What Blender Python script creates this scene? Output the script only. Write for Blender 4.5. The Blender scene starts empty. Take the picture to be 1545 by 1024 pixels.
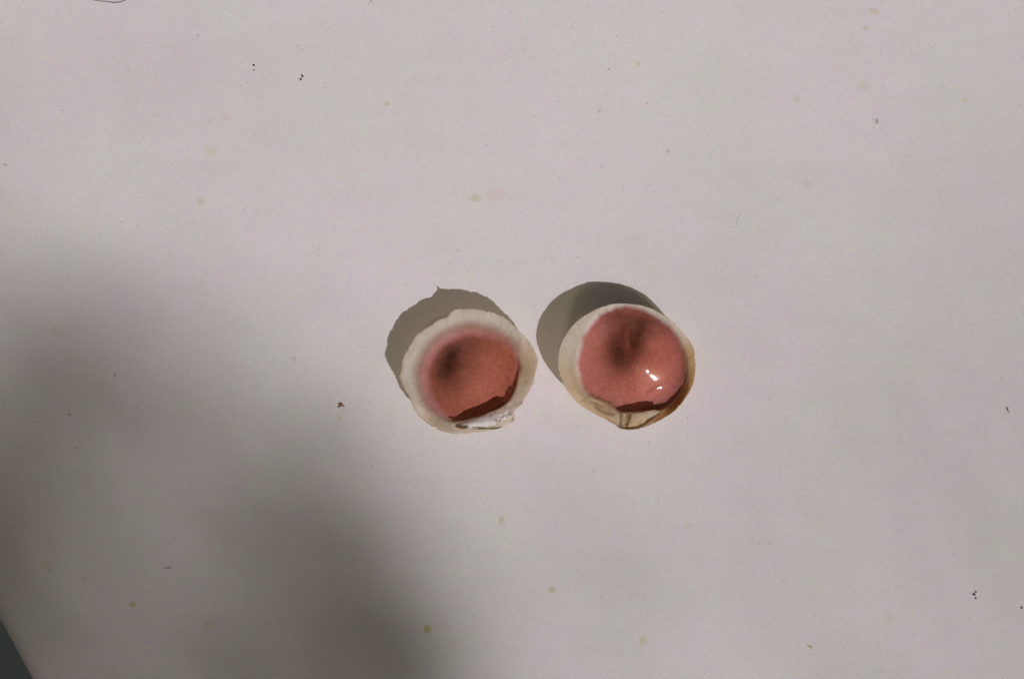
import bpy, bmesh, math, random
import numpy as np
from mathutils import Vector, noise as mnoise

random.seed(7)
rng = np.random.default_rng(11)
scene = bpy.context.scene
C = scene.collection
S = 0.00015            # metres on the tabletop per photograph pixel
H = 0.3218             # lens height above the tabletop
W2, H2 = 772.5, 512.0

# ------------------------------------------------------------------ camera, sky, sun, exposure
cam_data = bpy.data.cameras.new('camera')
cam_data.lens = 50.0
cam_data.sensor_width = 36.0
cam_data.clip_start = 0.01
cam_data.clip_end = 200.0
cam_data.dof.use_dof = True
cam_data.dof.focus_distance = H - 0.005
cam_data.dof.aperture_fstop = 8.0
cam = bpy.data.objects.new('camera', cam_data)
cam.location = (0, 0, H)
C.objects.link(cam)
scene.camera = cam

SUN_EL = math.radians(50)
SX, SY = 0.63, -0.777                     # horizontal direction towards the sun
n_ = math.hypot(SX, SY); SX /= n_; SY /= n_
SUN = Vector((math.cos(SUN_EL)*SX, math.cos(SUN_EL)*SY, math.sin(SUN_EL)))

world = bpy.data.worlds.new('World')
scene.world = world
world.use_nodes = True
wt = world.node_tree
sky = wt.nodes.new('ShaderNodeTexSky')
sky.sky_type = 'NISHITA'
sky.sun_disc = False
sky.sun_elevation = SUN_EL
sky.sun_rotation = math.atan2(SX, SY)
sky.dust_density = 5.0
hs = wt.nodes.new('ShaderNodeHueSaturation')
hs.inputs['Saturation'].default_value = 0.25
mx = wt.nodes.new('ShaderNodeMix'); mx.data_type = 'RGBA'; mx.blend_type = 'MULTIPLY'
mx.inputs[0].default_value = 1.0
mx.inputs[7].default_value = (0.78, 0.72, 0.565, 1)
bg = wt.nodes['Background']
bg.inputs['Strength'].default_value = 0.05
wt.links.new(sky.outputs[0], hs.inputs['Color'])
wt.links.new(hs.outputs[0], mx.inputs[6])
wt.links.new(mx.outputs[2], bg.inputs['Color'])

sun_data = bpy.data.lights.new('sun', 'SUN')
sun_data.energy = 5.0
sun_data.angle = math.radians(0.53)
sun_data.color = (1.0, 0.98, 1.0)
sun = bpy.data.objects.new('sun', sun_data)
sun.rotation_euler = SUN.to_track_quat('Z', 'Y').to_euler()
sun.location = SUN*6
C.objects.link(sun)

scene.view_settings.view_transform = 'Standard'
scene.view_settings.look = 'None'
scene.view_settings.exposure = -0.87
scene.view_settings.gamma = 1.0

# ------------------------------------------------------------------ helpers
def P(px, py, z=0.0):
    """photograph pixel + height in px -> metres, allowing for the lens height"""
    k = 1.0 - z*S/H
    return ((px - W2)*S*k, (H2 - py)*S*k, z*S)

def tag(o, label=None, cat=None, group=None, kind=None):
    if label: o['label'] = label
    if cat: o['category'] = cat
    if group: o['group'] = group
    if kind: o['kind'] = kind
    return o

def mesh_obj(name, verts, faces, mat, parent=None, smooth=True, colors=None, extra=None):
    me = bpy.data.meshes.new(name)
    me.from_pydata([tuple(map(float, v)) for v in verts], [], faces)
    if colors is not None:
        at = me.color_attributes.new('tint', 'FLOAT_COLOR', 'POINT')
        c4 = np.ones((len(verts), 4), dtype=np.float32); c4[:, :colors.shape[1]] = colors
        at.data.foreach_set('color', c4.ravel())
    if extra is not None:
        at = me.attributes.new('wet', 'FLOAT', 'POINT')
        at.data.foreach_set('value', np.asarray(extra, dtype=np.float32))
    if mat: me.materials.append(mat)
    if smooth: me.polygons.foreach_set('use_smooth', [True]*len(me.polygons))
    me.update()
    o = bpy.data.objects.new(name, me)
    C.objects.link(o)
    if parent: o.parent = parent
    return o

def srgb(*c):
    return np.array([((v/255+.055)/1.055)**2.4 if v > 10 else v/255/12.92 for v in c])

def sm(a, b, x):
    t = np.clip((x - a)/(b - a), 0, 1)
    return t*t*(3 - 2*t)

def new_mat(name, rough=0.5, spec=0.5):
    m = bpy.data.materials.new(name); m.use_nodes = True
    b = m.node_tree.nodes['Principled BSDF']
    b.inputs['Roughness'].default_value = rough
    b.inputs['Specular IOR Level'].default_value = spec
    return m, m.node_tree, b

def vnoise(xy, scale, seed=0.0, octaves=3):
    """fractal noise for an array of points, about -1..1"""
    out = np.empty(len(xy))
    for i, (x, y) in enumerate(xy):
        out[i] = mnoise.fractal(Vector((x*scale, y*scale, seed)), 1.0, 2.0, octaves)
    return out

def seg_dist(x, y, pts):
    """distance to a polyline and the running parameter 0..1 along it"""
    best = np.full(x.shape, 1e9); par = np.zeros(x.shape)
    n = len(pts) - 1
    for i in range(n):
        ax, ay = pts[i]; bx, by = pts[i+1]
        dx, dy = bx-ax, by-ay
        t = np.clip(((x-ax)*dx + (y-ay)*dy)/(dx*dx+dy*dy), 0, 1)
        d = np.hypot(x-(ax+t*dx), y-(ay+t*dy))
        k = d < best
        best = np.where(k, d, best); par = np.where(k, (i+t)/n, par)
    return best, par

# ------------------------------------------------------------------ materials
def table_material():
    m, nt, b = new_mat('white_paint', 0.62, 0.25)
    N, L = nt.nodes, nt.links
    tc = N.new('ShaderNodeTexCoord')
    base = (0.70, 0.648, 0.662, 1)
    def noise(scale, detail=2.0, rough=0.5):
        n = N.new('ShaderNodeTexNoise'); n.inputs['Scale'].default_value = scale
        n.inputs['Detail'].default_value = detail; n.inputs['Roughness'].default_value = rough
        L.new(tc.outputs['Object'], n.inputs['Vector']); return n
    def mix(fac, a, c, blend='MIX'):
        n = N.new('ShaderNodeMix'); n.data_type = 'RGBA'; n.blend_type = blend
        if isinstance(fac, float): n.inputs[0].default_value = fac
        else: L.new(fac, n.inputs[0])
        for v, s in ((a, 6), (c, 7)):
            if isinstance(v, tuple): n.inputs[s].default_value = v
            else: L.new(v, n.inputs[s])
        return n.outputs[2]
    def ramp(src, p0, p1, c0=(0, 0, 0, 1), c1=(1, 1, 1, 1)):
        r = N.new('ShaderNodeValToRGB'); r.color_ramp.elements[0].position = p0; r.color_ramp.elements[1].position = p1
        r.color_ramp.elements[0].color = c0; r.color_ramp.elements[1].color = c1
        L.new(src, r.inputs[0]); return r.outputs[0]
    # broad pinkish / greenish mottling of old paint
    n1 = noise(28, 4, 0.6)
    col = mix(ramp(n1.outputs[0], 0.40, 0.62), (0.690, 0.655, 0.650, 1), (0.712, 0.644, 0.672, 1))
    n2 = noise(75, 5, 0.65)
    col = mix(ramp(n2.outputs[0], 0.40, 0.68), col, mix(1.0, col, (0.985, 0.992, 0.965, 1), 'MULTIPLY'))
    # fine paper-like tooth in slightly different colours
    n3 = noise(2600, 2, 0.7)
    g = N.new('ShaderNodeMix'); g.data_type = 'RGBA'; g.blend_type = 'SOFT_LIGHT'; g.inputs[0].default_value = 0.62
    L.new(col, g.inputs[6]); L.new(n3.outputs['Color'], g.inputs[7]); col = g.outputs[2]
    n3b = noise(900, 2, 0.6)
    g = N.new('ShaderNodeMix'); g.data_type = 'RGBA'; g.blend_type = 'SOFT_LIGHT'; g.inputs[0].default_value = 0.2
    L.new(col, g.inputs[6]); L.new(n3b.outputs['Color'], g.inputs[7]); col = g.outputs[2]
    # faint brush streaks across the paint
    smp = N.new('ShaderNodeMapping'); smp.inputs['Scale'].default_value = (14, 210, 1); smp.inputs['Rotation'].default_value = (0, 0, .05)
    L.new(tc.outputs['Object'], smp.inputs['Vector'])
    sn = N.new('ShaderNodeTexNoise'); sn.inputs['Scale'].default_value = 1; sn.inputs['Detail'].default_value = 4; L.new(smp.outputs[0], sn.inputs['Vector'])
    col = mix(ramp(sn.outputs[0], 0.38, 0.68), col, mix(1.0, col, (0.984, 0.988, 0.980, 1), 'MULTIPLY'))
    # tiny flecks
    v = N.new('ShaderNodeTexVoronoi'); v.inputs['Scale'].default_value = 210; L.new(tc.outputs['Object'], v.inputs['Vector'])
    sz = N.new('ShaderNodeMapRange'); L.new(v.outputs['Color'], sz.inputs[0])
    sz.inputs[1].default_value = 0.45; sz.inputs[2].default_value = 1.0; sz.inputs[3].default_value = -0.02; sz.inputs[4].default_value = 0.055
    lt = N.new('ShaderNodeMath'); lt.operation = 'LESS_THAN'; L.new(v.outputs['Distance'], lt.inputs[0]); L.new(sz.outputs[0], lt.inputs[1])
    fm = N.new('ShaderNodeMath'); fm.operation = 'MULTIPLY'; fm.inputs[1].default_value = 0.33; L.new(lt.outputs[0], fm.inputs[0])
    col = mix(fm.outputs[0], col, (0.22, 0.17, 0.15, 1))
    # individual stains: px, py, radius, stretch x, stretch y, colour, strength
    yel = (0.52, 0.44, 0.20, 1); pk = (0.70, 0.55, 0.53, 1); gr = (0.36, 0.33, 0.30, 1); br = (0.30, 0.15, 0.10, 1)
    stains = [(200, 911, 6, 1, 1, yel, .75), (303, 305, 7, 1, 1, yel, .38), (645, 949, 7.5, 1, 1, yel, .85), (832, 889, 6.5, 1, 1, yel, .6),
              (757, 784, 6.5, 1, 1, yel, .55), (970, 965, 8, 1, 1, yel, .42), (318, 228, 16, 1, .8, yel, .18), (1343, 933, 9, 1, 1, yel, .22),
              (316, 942, 11, 1, 1, yel, .25), (71, 852, 10, 1, .9, yel, .22), (512, 631, 6, 1, 1, yel, .3), (1037, 793, 8, 1, .6, yel, .22),
              (1318, 17, 8, 1.2, .7, yel, .35), (1305, 43, 5, 1, .8, yel, .45), (1302, 129, 9, 1.1, .9, yel, .28), (1202, 150, 7, 1, .9, yel, .25),
              (1216, 277, 8, .9, 1.1, yel, .22), (718, 299, 8, 1.4, .8, yel, .42), (748, 295, 20, 1.2, .5, pk, .45), (584, 157, 4, 1, 1, yel, .5),
              (963, 97, 4, .6, 1.4, yel, .6), (1323, 183, 3.6, .8, 1.5, gr, .85), (1008, 228, 4, 1, 1, gr, .45), (904, 168, 4, 1.2, .8, gr, .4),
              (299, 54, 4, .9, 1, br, .22), (340, 177, 9, 1.4, .7, pk, .5), (559, 688, 3, .35, 5.5, br, .20), (561, 704, 1.8, .8, 1.3, br, .5),
              (1222, 974, 3.5, 1.7, .7, yel, .9), (8, 249, 3.2, 1.2, .9, gr, .6), (444, 540, 3, .8, 1.2, br, .35), (105, 625, 3.4, 1.2, .7, br, .4),
              (173, 565, 3, 1, 1, br, .4), (1455, 152, 4.5, 1.3, .7, yel, .4), (127, 873, 5, 1, 1, gr, .25), (940, 286, 4, .4, 2.4, yel, .35),
              (204, 475, 8, 1, .8, pk, .4), (86, 500, 11, 1.2, 1, yel, .22), (1390, 560, 9, 1, 1, yel, .12), (560, 2.5, 2.6, 1, 1, gr, .9)]
    wob = noise(700, 3, 0.7)
    for (px, py, r, sx, sy, colr, st) in stains:
        x, y, _ = P(px, py)
        mp = N.new('ShaderNodeMapping')
        mp.inputs['Scale'].default_value = (1/(r*S*sx), 1/(r*S*sy), 0)
        mp.inputs['Location'].default_value = (-x/(r*S*sx), -y/(r*S*sy), 0)
        L.new(tc.outputs['Object'], mp.inputs['Vector'])
        ln = N.new('ShaderNodeVectorMath'); ln.operation = 'LENGTH'; L.new(mp.outputs[0], ln.inputs[0])
        ad = N.new('ShaderNodeMath'); ad.operation = 'MULTIPLY_ADD'; L.new(wob.outputs[0], ad.inputs[0]); ad.inputs[1].default_value = 1.5
        L.new(ln.outputs['Value'], ad.inputs[2])
        mr = N.new('ShaderNodeMapRange'); mr.interpolation_type = 'SMOOTHSTEP'; L.new(ad.outputs[0], mr.inputs[0])
        mr.inputs[1].default_value = 1.05; mr.inputs[2].default_value = 1.95; mr.inputs[3].default_value = st; mr.inputs[4].default_value = 0.0
        col = mix(mr.outputs[0], col, colr)
    L.new(col, b.inputs['Base Color'])
    # roller texture relief
    nb = noise(420, 3, 0.55); nb2 = noise(60, 2, 0.5)
    bp = N.new('ShaderNodeBump'); bp.inputs['Strength'].default_value = 0.35; bp.inputs['Distance'].default_value = 0.00012
    L.new(nb.outputs[0], bp.inputs['Height'])
    bp2 = N.new('ShaderNodeBump'); bp2.inputs['Strength'].default_value = 0.35; bp2.inputs['Distance'].default_value = 0.0006
    L.new(nb2.outputs[0], bp2.inputs['Height']); L.new(bp.outputs[0], bp2.inputs['Normal'])
    L.new(bp2.outputs[0], b.inputs['Normal'])
    return m

def shell_material(name, thin=0.35, thick=0.65, rough=0.5, wet_rough=0.12):
    # alpha of the tint stores how thin, and so how translucent, the shell is
    m, nt, b = new_mat(name, rough, 0.10)
    N, L = nt.nodes, nt.links
    at = N.new('ShaderNodeAttribute'); at.attribute_name = 'tint'
    tc = N.new('ShaderNodeTexCoord')
    n = N.new('ShaderNodeTexNoise'); n.inputs['Scale'].default_value = 2300; n.inputs['Detail'].default_value = 3
    L.new(tc.outputs['Object'], n.inputs['Vector'])
    g = N.new('ShaderNodeMix'); g.data_type = 'RGBA'; g.blend_type = 'SOFT_LIGHT'; g.inputs[0].default_value = 0.6
    L.new(at.outputs['Color'], g.inputs[6]); L.new(n.outputs['Color'], g.inputs[7])
    # pores: sparse tiny brown dots
    v = N.new('ShaderNodeTexVoronoi'); v.inputs['Scale'].default_value = 620; L.new(tc.outputs['Object'], v.inputs['Vector'])
    sz = N.new('ShaderNodeMapRange'); L.new(v.outputs['Color'], sz.inputs[0])
    sz.inputs[1].default_value = 0.55; sz.inputs[2].default_value = 1.0; sz.inputs[3].default_value = -0.02; sz.inputs[4].default_value = 0.13
    lt = N.new('ShaderNodeMath'); lt.operation = 'LESS_THAN'; L.new(v.outputs['Distance'], lt.inputs[0]); L.new(sz.outputs[0], lt.inputs[1])
    fm = N.new('ShaderNodeMath'); fm.operation = 'MULTIPLY'; fm.inputs[1].default_value = 0.35; L.new(lt.outputs[0], fm.inputs[0])
    mxp = N.new('ShaderNodeMix'); mxp.data_type = 'RGBA'; mxp.blend_type = 'MULTIPLY'
    L.new(fm.outputs[0], mxp.inputs[0]); L.new(g.outputs[2], mxp.inputs[6]); mxp.inputs[7].default_value = (.35, .22, .18, 1)
    L.new(mxp.outputs[2], b.inputs['Base Color'])
    tl = N.new('ShaderNodeBsdfTranslucent'); L.new(mxp.outputs[2], tl.inputs['Color'])
    ms = N.new('ShaderNodeMixShader'); ml = N.new('ShaderNodeMath'); ml.operation = 'MULTIPLY'; ml.inputs[1].default_value = 0.86
    L.new(at.outputs['Alpha'], ml.inputs[0]); L.new(ml.outputs[0], ms.inputs[0])
    L.new(b.outputs[0], ms.inputs[1]); L.new(tl.outputs[0], ms.inputs[2])
    # the thin margin also lets a little light straight through
    tr = N.new('ShaderNodeBsdfTransparent'); tr.inputs['Color'].default_value = (1.0, 0.95, 0.78, 1)
    mr2 = N.new('ShaderNodeMapRange'); L.new(at.outputs['Alpha'], mr2.inputs[0])
    mr2.inputs[1].default_value = 0.45; mr2.inputs[2].default_value = 0.80; mr2.inputs[3].default_value = 0.0; mr2.inputs[4].default_value = 0.38
    m2 = N.new('ShaderNodeMixShader'); L.new(mr2.outputs[0], m2.inputs[0])
    L.new(ms.outputs[0], m2.inputs[1]); L.new(tr.outputs[0], m2.inputs[2])
    L.new(m2.outputs[0], nt.nodes['Material Output'].inputs['Surface'])
    w = N.new('ShaderNodeAttribute'); w.attribute_name = 'wet'
    L.new(w.outputs['Fac'], b.inputs['Coat Weight'])
    b.inputs['Coat Roughness'].default_value = wet_rough
    b.inputs['Coat IOR'].default_value = 1.5
    bn = N.new('ShaderNodeTexNoise'); bn.inputs['Scale'].default_value = 500; bn.inputs['Detail'].default_value = 3
    L.new(tc.outputs['Object'], bn.inputs['Vector'])
    bp = N.new('ShaderNodeBump'); bp.inputs['Strength'].default_value = 0.25; bp.inputs['Distance'].default_value = 0.00002
    L.new(bn.outputs[0], bp.inputs['Height']); L.new(bp.outputs[0], b.inputs['Normal'])
    return m

def flat_mat(name, col, rough=0.7, var=0.25, scale=3000, sss=0.0):
    m, nt, b = new_mat(name, rough, 0.3)
    N, L = nt.nodes, nt.links
    tc = N.new('ShaderNodeTexCoord')
    n = N.new('ShaderNodeTexNoise'); n.inputs['Scale'].default_value = scale; n.inputs['Detail'].default_value = 3
    L.new(tc.outputs['Object'], n.inputs['Vector'])
    mxr = N.new('ShaderNodeMix'); mxr.data_type = 'RGBA'
    L.new(n.outputs[0], mxr.inputs[0])
    mxr.inputs[6].default_value = (*[c*(1-var) for c in col], 1); mxr.inputs[7].default_value = (*[c*(1+var) for c in col], 1)
    L.new(mxr.outputs[2], b.inputs['Base Color'])
    if sss:
        b.inputs['Subsurface Weight'].default_value = sss; b.inputs['Subsurface Scale'].default_value = 0.001
    return m

M_table = table_material()
M_shellA = shell_material('matte_pink_shell', rough=0.6)
M_shellB = shell_material('glossy_pink_shell', rough=0.55, wet_rough=0.10)
M_nacre = shell_material('nacre', rough=0.5, wet_rough=0.3)
M_rust = flat_mat('rust', (0.06, 0.032, 0.018))
M_crumb = flat_mat('brown_crumb', (0.22, 0.11, 0.035), var=0.6, scale=4000)
M_dust = flat_mat('grey_dust', (0.20, 0.17, 0.15))
M_hair = flat_mat('dark_hair', (0.10, 0.08, 0.09), 0.4)
M_lig = flat_mat('dried_ligament', (0.17, 0.085, 0.02), 0.6, 0.5, 2500)
M_floor = flat_mat('dark_green_floor', (0.027, 0.033, 0.028), 0.9, 0.35, 40)
M_blocker_leaf = flat_mat('blocker_leaf', (0.05, 0.09, 0.03), 0.6, 0.3, 60)
M_blocker_bark = flat_mat('blocker_bark', (0.10, 0.075, 0.05), 0.9, 0.3, 60)

# ------------------------------------------------------------------ setting: floor and tabletop
def build_floor():
    n = 40; R = 12.0
    xs = np.linspace(-R, R, n+1)
    V = [(x, y, -0.72 + 0.004*mnoise.noise(Vector((x*3, y*3, 0)))) for y in xs for x in xs]
    F = [(j*(n+1)+i, j*(n+1)+i+1, (j+1)*(n+1)+i+1, (j+1)*(n+1)+i) for j in range(n) for i in range(n)]
    tag(mesh_obj('floor', V, F, M_floor), kind='structure')
build_floor()

def build_table():
    # the near-left edge runs through photo pixels (0,915) and (60,1024)
    a = Vector(P(-3, 950)[:2]); d = (Vector(P(54, 1054)[:2]) - a).normalized()
    corners = [a - d*0.55, a + d*0.65]
    n = Vector((-d.y, d.x))                       # to the right of the edge, over the table
    if n.x < 0: n = -n
    corners = [corners[0], corners[0] + n*0.95, corners[1] + n*0.95, corners[1]]
    bm = bmesh.new()
    T = 0.028
    top = [bm.verts.new((c.x, c.y, 0)) for c in corners]
    bot = [bm.verts.new((c.x, c.y, -T)) for c in corners]
    f = bm.faces.new(top); bm.faces.new(bot[::-1])
    for i in range(4):
        j = (i+1) % 4
        bm.faces.new((top[i], bot[i], bot[j], top[j]))
    bmesh.ops.recalc_face_normals(bm, faces=bm.faces[:])
    es = [e for e in bm.edges if all(v.co.z > -1e-6 for v in e.verts)]
    bmesh.ops.bevel(bm, geom=es, offset=0.005, segments=14, affect='EDGES', profile=0.5)
    me = bpy.data.meshes.new('tabletop'); bm.to_mesh(me); bm.free()
    me.materials.append(M_table)
    o = bpy.data.objects.new('tabletop', me); C.objects.link(o)
    tag(o, kind='structure')
build_table()

# ------------------------------------------------------------------ shells
def star(poly, c, th, blur=0):
    """radius of a star-shaped outline about c at the angles th"""
    p = np.array(poly, float)
    a = np.arctan2(p[:, 1]-c[1], p[:, 0]-c[0]); r = np.hypot(p[:, 0]-c[0], p[:, 1]-c[1])
    o = np.argsort(a); a = a[o]; r = r[o]
    out = np.interp(th, a, r, period=2*math.pi)
    if blur:
        k = np.exp(-0.5*(np.arange(-3*blur, 3*blur+1)/blur)**2); k /= k.sum()
        out = np.convolve(np.r_[out[-3*blur:], out, out[:3*blur]], k, 'valid')
    return out

def ang_bump(th, centre_deg, width_deg, soft=8):
    """1 within +-width of the centre angle (image angles: 0 right, 90 down)"""
    d = np.abs((np.degrees(th) - centre_deg + 180) % 360 - 180)
    return 1 - sm(width_deg - soft, width_deg + soft, d)

def build_valve(spec):
    NT, NR = 900, 120
    c = spec['centre']
    th = np.linspace(-math.pi, math.pi, NT, endpoint=False)
    Rr = star(spec['rim'], c, th, 0)
    Rp = star(spec['pink'], c, th, 7)
    # chipped, slightly ragged rim
    jag = np.array([mnoise.fractal(Vector((math.cos(t)*9, math.sin(t)*9, spec['seed'])), 0.7, 2.0, 4) for t in th])
    jag2 = np.array([mnoise.fractal(Vector((math.cos(t)*26, math.sin(t)*26, spec['seed']+5)), .6, 2.0, 3) for t in th])
    Rr = Rr + spec['jag']*(jag*0.5 + jag2*0.6)
    crng = random.Random(int(spec['seed']*10))
    for _ in range(spec['chips']):
        a0 = crng.uniform(-180, 180); wd = crng.uniform(.8, 2.6); dp = crng.uniform(.8, 2.2)
        dd = (np.degrees(th) - a0 + 180) % 360 - 180
        Rr = Rr - dp*np.where((dd > 0) & (dd < wd), 1 - dd/wd, 0)
    zr = np.interp(np.degrees(th), *zip(*spec['rim_z']), period=360)
    zr = zr + 0.4*jag
    spk = sum(hh*np.exp(-.5*((np.degrees(th)-a0)/wd)**2) for a0, hh, wd in spec['spikes'])
    ledge = sum(w*ang_bump(th, a, b, s) for a, b, s, w in spec['ledge'])
    ledge = np.clip(ledge, 0, 1)
    th0 = spec['thick']
    # radial stations, denser near the pink edge and the rim
    q = np.linspace(0, 1, NR)**0.85
    Q, TH = np.meshgrid(q[1:], th, indexing='ij')
    RR = Rr[None, :]*Q
    X = c[0] + RR*np.cos(TH); Y = c[1] + RR*np.sin(TH)
    RP = np.broadcast_to(Rp[None, :], X.shape); ZR = np.broadcast_to(zr[None, :], X.shape); LG = np.broadcast_to(ledge[None, :], X.shape)
    z0 = th0 + 2
    l0 = np.array(ledge); kk0 = np.exp(-.5*(np.arange(-150, 151)/55.0)**2); kk0 /= kk0.sum()
    LG0 = np.convolve(np.r_[l0[-150:], l0, l0[:150]], kk0, 'valid')[None, :]*np.ones_like(X)
    t = RR/RP
    A = spec['depth']*(1 - .55*LG0)
    inner = z0 + A*np.clip(t, 0, 1)**2.2
    extra = np.clip((zr - 1.05*(Rr-Rp)) - z0 - A[0], 0, None)*(1 - LG0[0])
    kx = np.exp(-.5*(np.arange(-90, 91)/30.0)**2); kx /= kx.sum()
    extra = np.convolve(np.r_[extra[-90:], extra, extra[:90]], kx, 'valid')[None, :]
    inner = inner + extra*np.clip(t, 0, 1)**4
    kq = np.clip((RR-RP)/np.maximum(Rr[None, :]-RP, 1), 0, 1)
    bowl = np.where(t < 1, inner, inner + (ZR - inner)*np.sin(kq*1.25)/math.sin(1.25))
    inner = inner + 0.0
    top_l = ZR - spec['ledge_drop']*(1 - sm(1.0, 1.35, t))
    led = inner + (top_l - inner)*sm(0.955, 1.045, t)
    Z = bowl*(1-LG) + led*LG
    for bx, by, sx, sy, rot, amp in spec['domes']:
        ca, sa = math.cos(rot), math.sin(rot)
        u = ((X-bx)*ca + (Y-by)*sa)/sx; v = (-(X-bx)*sa + (Y-by)*ca)/sy
        Z = Z + amp*np.exp(-0.5*(u*u+v*v))*(1-sm(0.9, 1.05, t)*LG)
    # growth rings on the white margin and irregular swells
    xy = np.c_[X.ravel(), Y.ravel()]
    n1 = vnoise(xy, 0.035, spec['seed'], 2).reshape(X.shape)
    n2 = vnoise(xy, 0.12, spec['seed']+3, 3).reshape(X.shape)
    Z = Z + 0.9*n1*sm(0.15, 0.5, Q) + (0.05 + 0.35*sm(.95, 1.1, t))*n2
    Z = Z + 0.07*np.sin(Q*Rr.mean()*.9 + 3*n1)*sm(0.72, 0.85, Q)*(1+n2)
    Z = Z + spk[None, :]*sm(.955, 1.0, Q)
    for pts, w, amp in spec['ridges']:
        d, p = seg_dist(X, Y, pts)
        Z = Z + amp*np.exp(-0.5*(d/w)**2)*np.clip(np.minimum(p, 1-p)*6 + .25, 0, 1)
    thick = th0*(1-0.62*sm(0.3, 0.95, Q))
    # rounded lip
    lip = np.sqrt(np.clip(1 - np.clip((Q-0.975)/0.025, 0, 1)**2, 0, 1))
    under = np.minimum(bowl, Z) - thick
    mid = (Z + under)/2
    mid = np.where(Q > 0.975, Z - thick/2, mid)
    Zt = np.where(Q > 0.975, mid + thick/2*lip, Z)
    Zb = np.where(Q > 0.975, mid - thick/2*lip, under)
    # outer wall leans in underneath a little, so only the top is seen at the edge
    Zb = np.maximum(Zb, 0.25)
    # colours
    rays = np.array([mnoise.fractal(Vector((math.cos(a)*22, math.sin(a)*22, spec['seed']+8)), .8, 2.0, 4) for a in th])[None, :]
    slow = np.array([mnoise.noise(Vector((math.cos(a)*3.2, math.sin(a)*3.2, spec['seed']+11))) for a in th])[None, :]
    tp = t + .007*rays + .03*slow
    bands = 0.5 + 0.5*np.sin(Q*34 + 2.2*n1 + .6*rays)
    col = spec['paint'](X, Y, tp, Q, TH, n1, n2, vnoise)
    col = col*(1 + .018*rays[..., None]*sm(.35, .9, Q)[..., None])*(1 - .07*(bands*sm(.3, .6, Q))[..., None]*np.array([.6, 1, 1.2]))
    mott = vnoise(xy, 0.22, spec['seed']+17, 4).reshape(X.shape)
    col = col*(1 + .13*mott[..., None]*(1 - .6*sm(.95, 1.1, t))[..., None])
    col = np.clip(col, 0, 1)
    wet = spec['wet'](X, Y, t, Q)
    colb = (np.broadcast_to(spec['outside'], col.shape)*.5 + col*.5) * (1+0.06*n2[..., None])
    k = lambda z: 1 - z*S/H
    # both faces use the same plan position scaled for the rim height
    def pts(z):
        kk = k(Z)
        return np.stack([(X-W2)*S*kk, (H2-Y)*S*kk, z*S], -1).reshape(-1, 3)
    zc = z0 + sum(amp*math.exp(-0.5*(((c[0]-bx)*math.cos(r)+(c[1]-by)*math.sin(r))**2/sx**2 + (-(c[0]-bx)*math.sin(r)+(c[1]-by)*math.cos(r))**2/sy**2)) for bx, by, sx, sy, r, amp in spec['domes'])
    kc = k(zc)
    cen_t = np.array([[(c[0]-W2)*S*kc, (H2-c[1])*S*kc, zc*S]])
    cen_b = cen_t.copy(); cen_b[0, 2] = 0.25*S
    V = np.vstack([cen_t, pts(Zt), cen_b, pts(Zb)[:-NT]])
    m = NR-1
    F = []
    for j in range(NT):
        j2 = (j+1) % NT
        F.append((0, 1+j2, 1+j))
    for i in range(m-1):
        for j in range(NT):
            j2 = (j+1) % NT
            a = 1+i*NT
            F.append((a+j, a+j2, a+NT+j2, a+NT+j))
    ob = 1+m*NT
    for j in range(NT):
        j2 = (j+1) % NT
        F.append((ob, ob+1+j, ob+1+j2))
    for i in range(m-1):
        for j in range(NT):
            j2 = (j+1) % NT
            a = ob+1+i*NT
            b2 = a+NT if i < m-2 else 1+(m-1)*NT
            F.append((a+j, b2+j, b2+j2, a+j2))
    c0 = col.reshape(-1, 3)
    cols = np.vstack([c0[:1], c0, np.array([spec['outside']]), colb.reshape(-1, 3)[:-NT]])
    al = (0.30 + 0.50*np.maximum(sm(.95, 1.12, t), LG*sm(.93, 1.0, t)))
    al = (al*spec['alpha'](TH)).ravel()
    cols = np.c_[cols, np.r_[al[:1], al, al[:1], al[:-NT]]]
    w0 = wet.ravel()
    ws = np.r_[w0[:1], w0, 0.0, np.zeros(len(w0)-NT)]
    rm = spec['root']
    o = mesh_obj('valve', V, F, spec['mat'], rm, True, cols, ws)
    return dict(X=X, Y=Y, Z=Z)

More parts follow.
